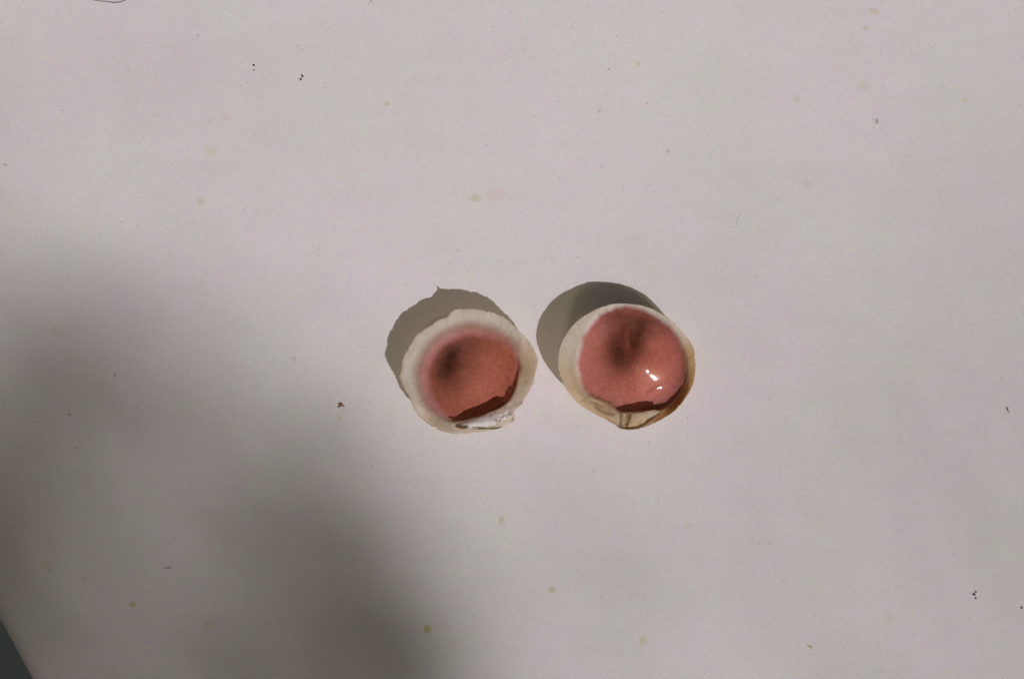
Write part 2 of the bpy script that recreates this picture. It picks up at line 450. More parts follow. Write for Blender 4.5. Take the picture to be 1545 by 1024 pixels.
def strip(name, top, bot, zt, zb, bulge, thick, mat, parent, colfn, nu=90, nv=26, rough=0.0, seed=0, wet=0.6, thin=.35):
    """a thin curved plate between two plan curves (pixels), with thickness"""
    def resample(pts, n):
        p = np.array(pts, float); s = np.r_[0, np.cumsum(np.hypot(*np.diff(p, axis=0).T))]
        u = np.linspace(0, s[-1], n)
        return np.c_[np.interp(u, s, p[:, 0]), np.interp(u, s, p[:, 1])]
    T, B = resample(top, nu), resample(bot, nu)
    v = np.linspace(0, 1, nv)
    X = T[:, 0][:, None]*(1-v) + B[:, 0][:, None]*v
    Y = T[:, 1][:, None]*(1-v) + B[:, 1][:, None]*v
    u = np.linspace(0, 1, nu)[:, None]*np.ones((1, nv)); vv = np.ones((nu, 1))*v
    Z = np.interp(u, np.linspace(0, 1, len(zt)), zt)*(1-vv) + np.interp(u, np.linspace(0, 1, len(zb)), zb)*vv
    Z = Z + bulge*np.sin(np.pi*vv)*np.sin(np.pi*np.clip(u*1.0, 0, 1))**.5
    xy = np.c_[X.ravel(), Y.ravel()]
    n1 = vnoise(xy, 0.13, seed, 3).reshape(X.shape); n2 = vnoise(xy, 0.42, seed+9, 3).reshape(X.shape)
    r = rough(u, vv) if callable(rough) else rough
    Z = Z + r*(n1*1.6 + n2*.45)
    X = X + 0.9*n2*np.where((vv < .02) | (vv > .98), 1, 0); Y = Y + 0.9*n1*np.where((vv < .02) | (vv > .98), 1, 0)
    edge = np.minimum(np.minimum(vv, 1-vv)*nv/3, np.minimum(u, 1-u)*nu/4); edge = np.clip(edge, 0, 1)
    Zb = Z - thick*(0.35 + 0.65*edge)
    def pts(z):
        kk = 1 - Z*S/H
        return np.stack([(X-W2)*S*kk, (H2-Y)*S*kk, z*S], -1).reshape(-1, 3)
    V = np.vstack([pts(Z), pts(Zb)]); n = nu*nv
    F = []
    for i in range(nu-1):
        for j in range(nv-1):
            a = i*nv+j
            F.append((a, a+1, a+nv+1, a+nv)); F.append((n+a, n+a+nv, n+a+nv+1, n+a+1))
    ring = [i*nv for i in range(nu)] + [(nu-1)*nv+j for j in range(1, nv)] + [i*nv+nv-1 for i in range(nu-2, -1, -1)] + [j for j in range(nv-2, 0, -1)]
    for a, b2 in zip(ring, ring[1:]+ring[:1]):
        F.append((a, a+n, b2+n, b2))
    col = colfn(u, vv, n1, n2, X, Y).reshape(-1, 3)
    o = mesh_obj(name, V, F, mat, parent, True, np.c_[np.vstack([col, col]), np.full(2*n, thin)], np.full(2*n, wet))
    bm = bmesh.new(); bm.from_mesh(o.data); bmesh.ops.recalc_face_normals(bm, faces=bm.faces[:]); bm.to_mesh(o.data); bm.free()
    return o

def tube(name, pts, zs, rad, mat, parent=None, sides=8, sub=8, wob=0.3, seed=0):
    """a wobbly tapered strand through plan pixels; rad may be a list"""
    p = np.array(pts, float); n = (len(p)-1)*sub+1
    u = np.linspace(0, len(p)-1, n); k = np.arange(len(p))
    def cr(vals):
        vals = np.asarray(vals, float); out = []
        for t in u:
            i = min(int(t), len(vals)-2); f = t-i
            a, b2, c2, d2 = vals[max(i-1, 0)], vals[i], vals[i+1], vals[min(i+2, len(vals)-1)]
            out.append(0.5*((2*b2)+(-a+c2)*f+(2*a-5*b2+4*c2-d2)*f*f+(-a+3*b2-3*c2+d2)*f**3))
        return np.array(out)
    X, Y, Z = cr(p[:, 0]), cr(p[:, 1]), cr(zs if hasattr(zs, '__len__') else [zs]*len(p))
    R = np.interp(u, k, rad) if hasattr(rad, '__len__') else np.full(n, rad)
    V = []
    for i in range(n):
        a = Vector((X[min(i+1, n-1)]-X[max(i-1, 0)], Y[min(i+1, n-1)]-Y[max(i-1, 0)], 0)).normalized()
        s = Vector((-a.y, a.x, 0))
        r = max(R[i]*(1+wob*mnoise.noise(Vector((i*.7, seed, 0)))), .05)
        for q in range(sides):
            g = 2*math.pi*q/sides
            V.append(P(X[i]+s.x*r*math.cos(g), Y[i]+s.y*r*math.cos(g), Z[i]+r*math.sin(g)))
    F = [(i*sides+q, i*sides+(q+1) % sides, (i+1)*sides+(q+1) % sides, (i+1)*sides+q) for i in range(n-1) for q in range(sides)]
    F.append(tuple(range(sides))[::-1]); F.append(tuple((n-1)*sides+q for q in range(sides)))
    o = mesh_obj(name, V, F, mat, parent)
    bm = bmesh.new(); bm.from_mesh(o.data); bmesh.ops.recalc_face_normals(bm, faces=bm.faces[:]); bm.to_mesh(o.data); bm.free()
    return o

def mixc(a, b, f):
    return a*(1-f[..., None]) + np.asarray(b)*f[..., None]

def blob(X, Y, cx, cy, sx, sy, rot=0.0):
    ca, sa = math.cos(rot), math.sin(rot)
    u = ((X-cx)*ca+(Y-cy)*sa)/sx; v = (-(X-cx)*sa+(Y-cy)*ca)/sy
    return np.exp(-0.5*(u*u+v*v))

# ---- left shell
L_rim = [(687,467.2),(702.2,465.9),(722.6,467.2),(742.9,471),(758.1,477.3),(769.5,484.9),(778.4,495.1),(788.6,504),(798.8,515.4),(805.1,525.6),(810.2,538.3),(812.2,547.2),(807.7,562.4),(805.9,575.1),(798.8,590.3),(789.9,605.6),(778.4,617),(775.4,622),(777.7,632.3),(768.3,638.6),(755.6,645),(737.8,650),(717.5,653.1),(697.2,654.3),(681.9,653.8),(666.7,650),(651.4,642.4),(638.7,633.5),(626,619.5),(620.5,608.1),(616.4,596.7),(609.5,585.3),(601.9,568.8),(605.7,552.2),(609.5,537),(617.2,521.8),(627.3,506.5),(636.2,498.9),(647.6,491.3),(661.6,482.4),(670,479.3),(675.5,477),(679,472.5),(684.5,467.8)]
L_pink = [(712.4,498.9),(732.7,501.4),(753,510.3),(770.8,523),(779,537),(783.5,552.2),(784,567.5),(779.7,585.3),(773.4,600.5),(760.7,613.2),(737.8,623.4),(712.4,632.3),(687,637.3),(674.3,633.5),(659.1,622.1),(647.6,603),(640,585.3),(638.2,567.5),(642.6,547.2),(654,526.8),(669.2,511.6),(689.5,502.7)]
R_rim = [(928.4,458.2),(952.5,458.7),(972.8,462),(990.6,468.9),(1007,478.5),(1019.8,490),(1031.2,502.7),(1040,512.8),(1046.9,525.5),(1048.4,536.9),(1049,562.3),(1045.1,582.6),(1035,599.1),(1021,616.9),(1000.7,630.9),(982.9,639.8),(965.2,646.6),(949.9,648.6),(936,646.6),(927.1,639.8),(911.9,630.9),(894.1,622),(876.3,611.8),(863.6,599.1),(853.5,585.2),(847.1,572.5),(842.8,559.8),(841.8,544.6),(843.8,526.8),(849.7,511.5),(858.5,497.6),(871.2,483.6),(889,472.2),(906.8,463.3)]
R_pink = [(932.2,464.6),(955,463.8),(977.9,472.2),(998.2,483.6),(1013.4,498.9),(1026.1,516.6),(1032.4,534.4),(1035,554.7),(1032.4,575),(1024.8,592.8),(1010.9,608),(995.6,617),(972.8,620.5),(952.5,624),(936,623),(922,610.6),(906.8,602.9),(891.5,596.6),(878.9,580.1),(873.3,562.3),(872.5,544.6),(876.3,526.8),(882.7,511.5),(894.1,488.7),(909.3,473.5)]

def paint_left(X, Y, t, Q, TH, n1, n2, vn):
    pink = np.array([0.50, 0.152, 0.098]); purple = np.array([0.53, 0.25, 0.24]); white = np.array([0.96, 0.925, 0.92])
    col = np.broadcast_to(pink, X.shape+(3,)).copy()
    # shaded far side of the dome deepened with painted brown, plus mottling
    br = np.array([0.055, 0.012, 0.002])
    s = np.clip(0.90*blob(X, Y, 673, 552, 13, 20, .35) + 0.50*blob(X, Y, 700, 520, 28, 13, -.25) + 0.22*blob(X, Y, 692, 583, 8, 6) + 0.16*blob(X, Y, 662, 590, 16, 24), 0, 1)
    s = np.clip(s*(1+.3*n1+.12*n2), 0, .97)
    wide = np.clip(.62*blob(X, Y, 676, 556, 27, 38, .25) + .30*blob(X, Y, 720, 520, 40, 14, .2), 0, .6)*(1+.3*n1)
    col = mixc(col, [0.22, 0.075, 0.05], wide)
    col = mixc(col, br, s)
    col = mixc(col, purple, sm(.80, .97, t)*.7*ang_bump(TH, 200, 100, 40))
    # hinge's shadow crescent next to the broken wall, deepened with painted brown
    col = mixc(col, [0.16, 0.05, 0.02], sm(.88, .98, t)*ang_bump(TH, 55, 50, 10)*.75)
    col = mixc(col, [0.63, 0.35, 0.31], .8*sm(.93 + .02*n2, 1.10 + .02*n2, t)*(1-ang_bump(TH, 60, 62, 14)))
    soft = sm(1.0 + .02*n2, 1.30 + .02*n2, t)
    sharp = sm(.985, 1.03, t)
    a = ang_bump(TH, 60, 62, 14)
    col = mixc(col, white, soft*(1-a) + sharp*a)
    # tan tint on the right margin, nacre flashes below it
    col = mixc(col, [0.74, 0.56, 0.44], .85*blob(X, Y, 797, 550, 14, 22, .1)*sm(1, 1.05, t))
    col = mixc(col, [0.50, 0.37, 0.24], .75*blob(X, Y, 790, 576, 6, 16, .3)*sm(1, 1.05, t))
    col = mixc(col, [0.50, 0.33, 0.24], .6*blob(X, Y, 783, 612, 6, 9, .3))
    col = mixc(col, [0.74, 0.66, 0.68], .7*blob(X, Y, 781, 597, 3.5, 11, .35))
    col = mixc(col, [0.62, 0.52, 0.40], .7*sm(.35, 1, blob(X, Y, 665, 640, 26, 12, .5)))
    col = mixc(col, [0.50, 0.37, 0.18], .55*sm(.965, 1.0, Q)*ang_bump(TH, 180, 70, 20))
    col = mixc(col, [0.30, 0.20, 0.09], .65*blob(X, Y, 690, 641, 14, 4)*sm(-.3, .5, n2))
    return np.clip(col*(1+.05*n2[..., None]), 0, 1)

def paint_right(X, Y, t, Q, TH, n1, n2, vn):
    pink = np.array([0.57, 0.18, 0.135]); purple = np.array([0.54, 0.20, 0.185]); white = np.array([0.96, 0.92, 0.88])
    col = np.broadcast_to(pink, X.shape+(3,)).copy()
    col = mixc(col, purple, sm(.55, .95, t)*.6)
    col = mixc(col, [0.64, 0.18, 0.12], .6*blob(X, Y, 990, 545, 30, 30))
    br = np.array([0.10, 0.028, 0.010])  # brown painted over the dome's side facing away from the sun, as shade
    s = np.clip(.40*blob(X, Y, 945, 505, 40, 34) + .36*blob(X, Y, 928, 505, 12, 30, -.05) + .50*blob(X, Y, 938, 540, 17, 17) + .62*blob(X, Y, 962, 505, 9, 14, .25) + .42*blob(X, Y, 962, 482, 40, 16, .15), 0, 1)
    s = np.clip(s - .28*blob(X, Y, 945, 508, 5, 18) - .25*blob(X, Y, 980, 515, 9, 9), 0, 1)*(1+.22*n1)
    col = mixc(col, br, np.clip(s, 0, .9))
    d, p = seg_dist(X, Y, [(966, 512), (974, 505), (984, 508), (992, 516)])
    col = mixc(col, [0.40, 0.16, 0.10], .5*np.exp(-.5*(d/2.0)**2))
    col = mixc(col, [0.30, 0.13, 0.07], .7*sm(.80, .93, t)*ang_bump(TH, 88, 34, 14))  # brown painted into the crescent where the hinge casts its shadow
    soft = sm(.95 + .015*n2, 1.09 + .02*n2, t)
    a = ang_bump(TH, 80, 60, 14)
    col = mixc(col, white, soft*(1-a) + sm(.985, 1.03, t)*a)
    m = sm(.97, 1.06, t)
    col = mixc(col, [0.88, 0.72, 0.52], .8*m*ang_bump(TH, 145, 32, 22))
    col = mixc(col, [0.78, 0.52, 0.36], .75*m*ang_bump(TH, 118, 18, 10))
    col = mixc(col, [0.78, 0.50, 0.25], .95*m*ang_bump(TH, 8, 28, 14))
    col = mixc(col, [0.54, 0.23, 0.055], .93*m*ang_bump(TH, 50, 24, 12))
    col = mixc(col, [0.25, 0.11, 0.03], .5*sm(.93, .985, t)*(1-sm(1.0, 1.06, t))*ang_bump(TH, 30, 50, 12))
    col = mixc(col, [0.34, 0.18, 0.05], .8*sm(1-.06, 1, Q)*ang_bump(TH, 80, 36, 10))
    for pts, w, c2, st in [([(899, 614), (908, 620), (918, 624), (926, 626)], 1.6, [.17, .08, .02], .9), ([(936, 624), (937, 634), (934, 643)], 1.4, [.12, .06, .02], .9),
                           ([(880, 604), (895, 608), (908, 613)], 2.4, [.36, .20, .11], .6), ([(948, 627), (943, 635), (939, 641)], 1.3, [.22, .12, .04], .8)]:
        d, p = seg_dist(X, Y, pts)
        col = mixc(col, c2, st*np.exp(-.5*(d/w)**2))
    return np.clip(col*(1+.05*n2[..., None]), 0, 1)

rootL = bpy.data.objects.new('clam_shell', None); C.objects.link(rootL)
tag(rootL, 'pink clam shell with chipped white rim and silvery broken hinge, closer to the dark shadow', 'shell', 'two open pink shells lying side by side')
rootR = bpy.data.objects.new('clam_shell.001', None); C.objects.link(rootR)
tag(rootR, 'glossy pink clam shell with bright glints and brown-orange lower edge, pointed yellowish hinge', 'shell', 'two open pink shells lying side by side')

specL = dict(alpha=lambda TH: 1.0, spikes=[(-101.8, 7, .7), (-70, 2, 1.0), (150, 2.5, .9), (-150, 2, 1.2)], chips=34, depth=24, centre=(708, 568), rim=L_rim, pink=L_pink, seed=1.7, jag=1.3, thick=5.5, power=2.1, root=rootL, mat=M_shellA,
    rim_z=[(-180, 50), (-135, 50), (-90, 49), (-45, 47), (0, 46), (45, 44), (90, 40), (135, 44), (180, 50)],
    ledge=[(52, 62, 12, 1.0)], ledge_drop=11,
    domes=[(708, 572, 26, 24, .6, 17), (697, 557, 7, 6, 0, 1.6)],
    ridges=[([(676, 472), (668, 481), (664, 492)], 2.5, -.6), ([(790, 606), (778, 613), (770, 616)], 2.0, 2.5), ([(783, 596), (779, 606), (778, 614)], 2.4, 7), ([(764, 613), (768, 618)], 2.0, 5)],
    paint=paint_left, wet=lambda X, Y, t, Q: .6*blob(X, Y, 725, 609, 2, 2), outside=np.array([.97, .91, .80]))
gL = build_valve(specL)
specR = dict(alpha=lambda TH: 1 - .5*ang_bump(TH, 46, 32, 14), spikes=[(-112, 1.5, 2)], chips=10, depth=18, centre=(955, 548), rim=R_rim, pink=R_pink, seed=6.1, jag=.45, thick=5.5, power=2.1, root=rootR, mat=M_shellB,
    rim_z=[(-180, 60), (-150, 57), (-90, 52), (-45, 52), (0, 50), (45, 44), (90, 34), (125, 38), (150, 48), (180, 60)],
    ledge=[(84, 32, 10, 1.0), (125, 20, 10, .45)], ledge_drop=6,
    domes=[(966, 548, 32, 32, .0, 29.5), (948, 500, 6, 20, .2, 3.0), (985, 512, 8, 8, 0, 2.2), (985, 590, 8, 2.6, -.6, 2.0)],
    ridges=[([(880, 598), (900, 603), (918, 612), (930, 624), (936, 640)], 3.2, 3.5), ([(899, 614), (908, 620), (918, 624), (926, 626)], 1.6, -3.0),
            ([(936, 624), (937, 634), (934, 643)], 1.5, -3.0), ([(868, 590), (885, 606), (905, 622), (925, 636)], 3.0, 2.0)],
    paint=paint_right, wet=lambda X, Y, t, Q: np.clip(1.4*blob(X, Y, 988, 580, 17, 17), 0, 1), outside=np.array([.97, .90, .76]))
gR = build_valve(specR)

# ---- hinge details, left: chipped slab of nacre with a dark seam under it
def col_nacre(u, v, n1, n2, X, Y):
    c = np.broadcast_to(np.array([.88, .80, .78]), u.shape+(3,)).copy()
    c = mixc(c, [.74, .58, .54], .8*sm(.38, .1, v))
    c = mixc(c, [.66, .62, .70], .6*np.exp(-.5*((v-.45)/.08)**2)*sm(.2, .4, u))
    c = mixc(c, [.97, .94, .93], .9*np.exp(-.5*((v-.62)/.12)**2)*np.exp(-.5*((u-.42)/.2)**2))
    c = mixc(c, [.42, .30, .20], sm(.05, .5, n1+.35*n2)*np.clip(sm(.45, .75, u) + .6*sm(.7, .95, v), 0, 1)*.75)
    c = mixc(c, [.66, .50, .38], sm(.0, .4, -n1)*sm(.5, .8, u)*.5)
    c = mixc(c, [.66, .58, .46], .7*sm(.78, .95, v)*sm(0, .6, n1+.4))
    return c
k7 = lambda l, ox, oy, s: [(ox+x/s, oy+y/s) for x, y in l]
strip('hinge_plate', k7([(520, 535), (600, 522), (700, 488), (850, 440), (1000, 392), (1100, 350), (1180, 372)], 620, 570, 7.725),
      k7([(520, 565), (600, 575), (700, 588), (850, 590), (1000, 580), (1110, 545), (1212, 492)], 620, 570, 7.725),
      [34, 36, 38, 40, 42, 43], [37, 38, 39, 40, 41, 43], 3.0, 4, M_nacre, rootL, col_nacre, 110, 30,
      rough=lambda u, v: .25 + .95*sm(.5, .8, u) + .5*sm(.6, .95, v), seed=3, wet=.3)
tube('hinge_seam', k7([(505, 560), (540, 568), (590, 582), (640, 580), (680, 568)], 620, 570, 7.725), 42, [.5, 1.3, 1.5, 1.2, .5], M_lig, rootL, wob=.6, seed=2)
tube('hinge_seam', k7([(700, 590), (800, 590), (900, 592), (990, 588), (1060, 572)], 620, 570, 7.725), 42.5, [.3, .9, .7, 1.1, .4], M_lig, rootL, wob=.6, seed=4)
# ---- right: cream ligament plate, brown seam along its lower side
def col_cream(u, v, n1, n2, X, Y):
    c = np.broadcast_to(np.array([.80, .60, .34]), u.shape+(3,)).copy()
    c = mixc(c, [.88, .80, .68], sm(.0, .6, n1+.3)*.7)
    c = mixc(c, [.22, .11, .03], .9*np.exp(-.5*((u-.13-.10*(1-v))/.035)**2))
    c = mixc(c, [.45, .32, .16], .5*np.exp(-.5*((u-.42-.06*(1-v))/.03)**2)*sm(.3, .8, v))
    c = mixc(c, [.96, .90, .76], .85*np.exp(-.5*((u-.72)/.22)**2)*np.exp(-.5*((v-.35)/.22)**2))
    c = mixc(c, [.96, .88, .70], .8*np.exp(-.5*((u-.04)/.035)**2))
    c = mixc(c, [.42, .25, .08], .8*sm(.78, 1, v))
    c = mixc(c, [.45, .30, .16], .7*sm(.10, 0, u))
    return c
strip('hinge_plate', k7([(672, 424), (740, 418), (830, 414), (920, 402), (1000, 380), (1070, 374), (1140, 384)], 850, 570, 7.725),
      k7([(665, 572), (760, 588), (860, 576), (950, 540), (1020, 494), (1080, 450), (1145, 395)], 850, 570, 7.725),
      [33, 36, 38, 39, 40], [33, 34, 36, 38, 40], 2.0, 3.5, M_nacre, rootR, col_cream, 110, 26,
      rough=lambda u, v: .2 + 1.8*np.exp(-.5*((u-.10)/.05)**2), seed=13, wet=.12, thin=.6)
tube('hinge_seam', k7([(655, 574), (760, 592), (860, 580), (940, 548), (990, 510), (1060, 462), (1160, 388)], 850, 570, 7.725),
     [35, 36, 37.5, 39, 40.5, 41.5, 42.5], [.5, .9, 1.0, .9, 1.8, 1.0, .4], M_lig, rootR, wob=.5, seed=8)

# ------------------------------------------------------------------ dirt, crumbs, hairs
def grain(px, py, rx, ry, rot, h, mat, seed, sub=2):
    bm = bmesh.new(); bmesh.ops.create_icosphere(bm, subdivisions=sub, radius=1)
    ca, sa = math.cos(rot), math.sin(rot)
    for v in bm.verts:
        k = 1 + .28*mnoise.noise(v.co*1.6 + Vector((seed, 0, 0)))
        x, y, z = v.co*k
        x, y = x*rx, y*ry
        v.co = P(px + x*ca - y*sa, py + x*sa + y*ca, max(z*h + h*.6, 0.02))
    return bm

def bm_obj(name, bm, mat, parent=None):
    me = bpy.data.meshes.new(name); bm.to_mesh(me); bm.free(); me.materials.append(mat)
    me.polygons.foreach_set('use_smooth', [True]*len(me.polygons))
    o = bpy.data.objects.new(name, me); C.objects.link(o)
    if parent: o.parent = parent
    return o

grp = 'dark grains of dirt on the white tabletop'
for i, (x, y, rx, ry, r, lb) in enumerate([
    (383.2, 98.7, 1.9, 1.4, .6, 'small dark grain, the upper and larger of a vertical pair at upper left'),
    (383.1, 106, 1.2, 1.1, 0, 'tiny dark grain just below a slightly larger grain at upper left'),
    (456.2, 115, 2.4, 1.6, 1.0, 'dark oval grain, larger of the touching pair at upper left'),
    (454, 120, 2.2, 1.3, -1.1, 'dark slanting grain under the larger grain of the touching pair'),
    (1472.3, 892.3, 1.5, 1.2, 0, 'top grain in the triangle of three dark grains at lower right'),
    (1469.7, 896, 2.3, 1.6, .3, 'blackest grain in the triangle of three dark grains at lower right'),
    (1472.2, 901.8, 1.3, 1.5, 0, 'lowest grain in the triangle of three dark grains at lower right'),
    (1541.7, 916, 1.6, 1.5, 0, 'single dark grain by the right edge at lower right'),
    (11, 944, .9, .8, 0, 'tiny dark grain on the edge of the tabletop at lower left')]):
    tag(bm_obj('dirt_grain', grain(x, y, rx, ry, r, 1.0, M_rust, i*3.1), M_rust), lb, 'grain', grp)

cr = bpy.data.objects.new('crumb', None); cr.location = P(514, 611); C.objects.link(cr)
tag(cr, 'golden brown crumb with dark ends lying left of the shells', 'crumb')
def child(o, p):
    o.parent = p; o.matrix_parent_inverse = p.matrix_world.inverted(); return o
bpy.context.view_layer.update()
bm = grain(513.8, 609.6, 3.4, 2.2, .1, 1.4, M_crumb, 4.4, 3); child(bm_obj('crumb_body', bm, M_crumb), cr)
for (x, y, rx, ry, r) in [(511.2, 613.4, 1.9, 1.1, -.9), (518.3, 612, 2.3, 1.0, .9), (514.5, 612.6, 2.0, .8, .1)]:
    child(bm_obj('crumb_flake', grain(x, y, rx, ry, r, 1.0, M_rust, x), M_lig), cr)

tag(tube('hair', [(128, -6), (140, .2), (152, 2.2), (163, 3.1), (171, 4.3), (180, 3.6), (188, 1.2), (195, -4), (199, -14)], .5, [.2, .35, .55, .6, .75, .6, .6, .5, .2], M_hair, wob=.3, seed=1),
    'curved dark hair entering from the top edge at upper left', 'hair')
tag(tube('lint_fibre', [(248.5, 857.2), (250, 856.4), (253.5, 855.9), (256, 855.6), (258, 856)], .5, [.9, .4, .25, .8, .5], M_dust, wob=.4, seed=2),
    'short dark lint fibre with knobbed ends in the shaded lower left', 'fibre')
tag(tube('lint_fibre', [(1110.5, 342), (1111.5, 334), (1114, 327), (1119.5, 318)], .4, [.06, .11, .11, .06], M_dust, wob=.3, seed=3),
    'thin pale curved fibre up and right of the glossy shell', 'fibre')
tag(tube('lint_fibre', [(1518.5, 613.5), (1520, 616), (1520.5, 619), (1523, 622.5)], .5, [.4, 1.1, .9, .4], M_dust, wob=.4, seed=5),
    'grey twist of lint near the right edge, level with the shell hinges', 'fibre')
tag(tube('lint_fibre', [(1217, 971), (1221, 974.5), (1228, 979.5)], .4, [.3, .6, .3], flat_mat('yellow_fibre', (.42, .33, .16)), wob=.3, seed=6),
    'short yellowish slanting fibre at the lower right near the bottom edge', 'fibre')

bm = bmesh.new()
base = bmesh.new(); bmesh.ops.create_icosphere(base, subdivisions=1, radius=1)
bv = [v.co.copy() for v in base.verts]; bf = [[v.index for v in f.verts] for f in base.faces]; base.free()
for i in range(1500):
    px, py = random.uniform(-150, 1700), random.uniform(-120, 1140)
    r = random.choice([.35, .4, .45, .5, .55, .6, .75]) * (1.4 if random.random() < .05 else 1)
    st = random.uniform(.7, 1.5); a = random.uniform(0, 3.14)
    if px < (py-915)*.55 + 14: continue
    vs = []
    for v in bv:
        x, y = v.x*r*st, v.y*r/st
        vs.append(bm.verts.new(P(px + x*math.cos(a)-y*math.sin(a), py + x*math.sin(a)+y*math.cos(a), max(.02, (v.z+.7)*r*.5))))
    for f in bf: bm.faces.new([vs[k] for k in f])
tag(bm_obj('dust', bm, M_dust), 'fine grey specks of dust scattered over the white tabletop', 'dust', kind='stuff')

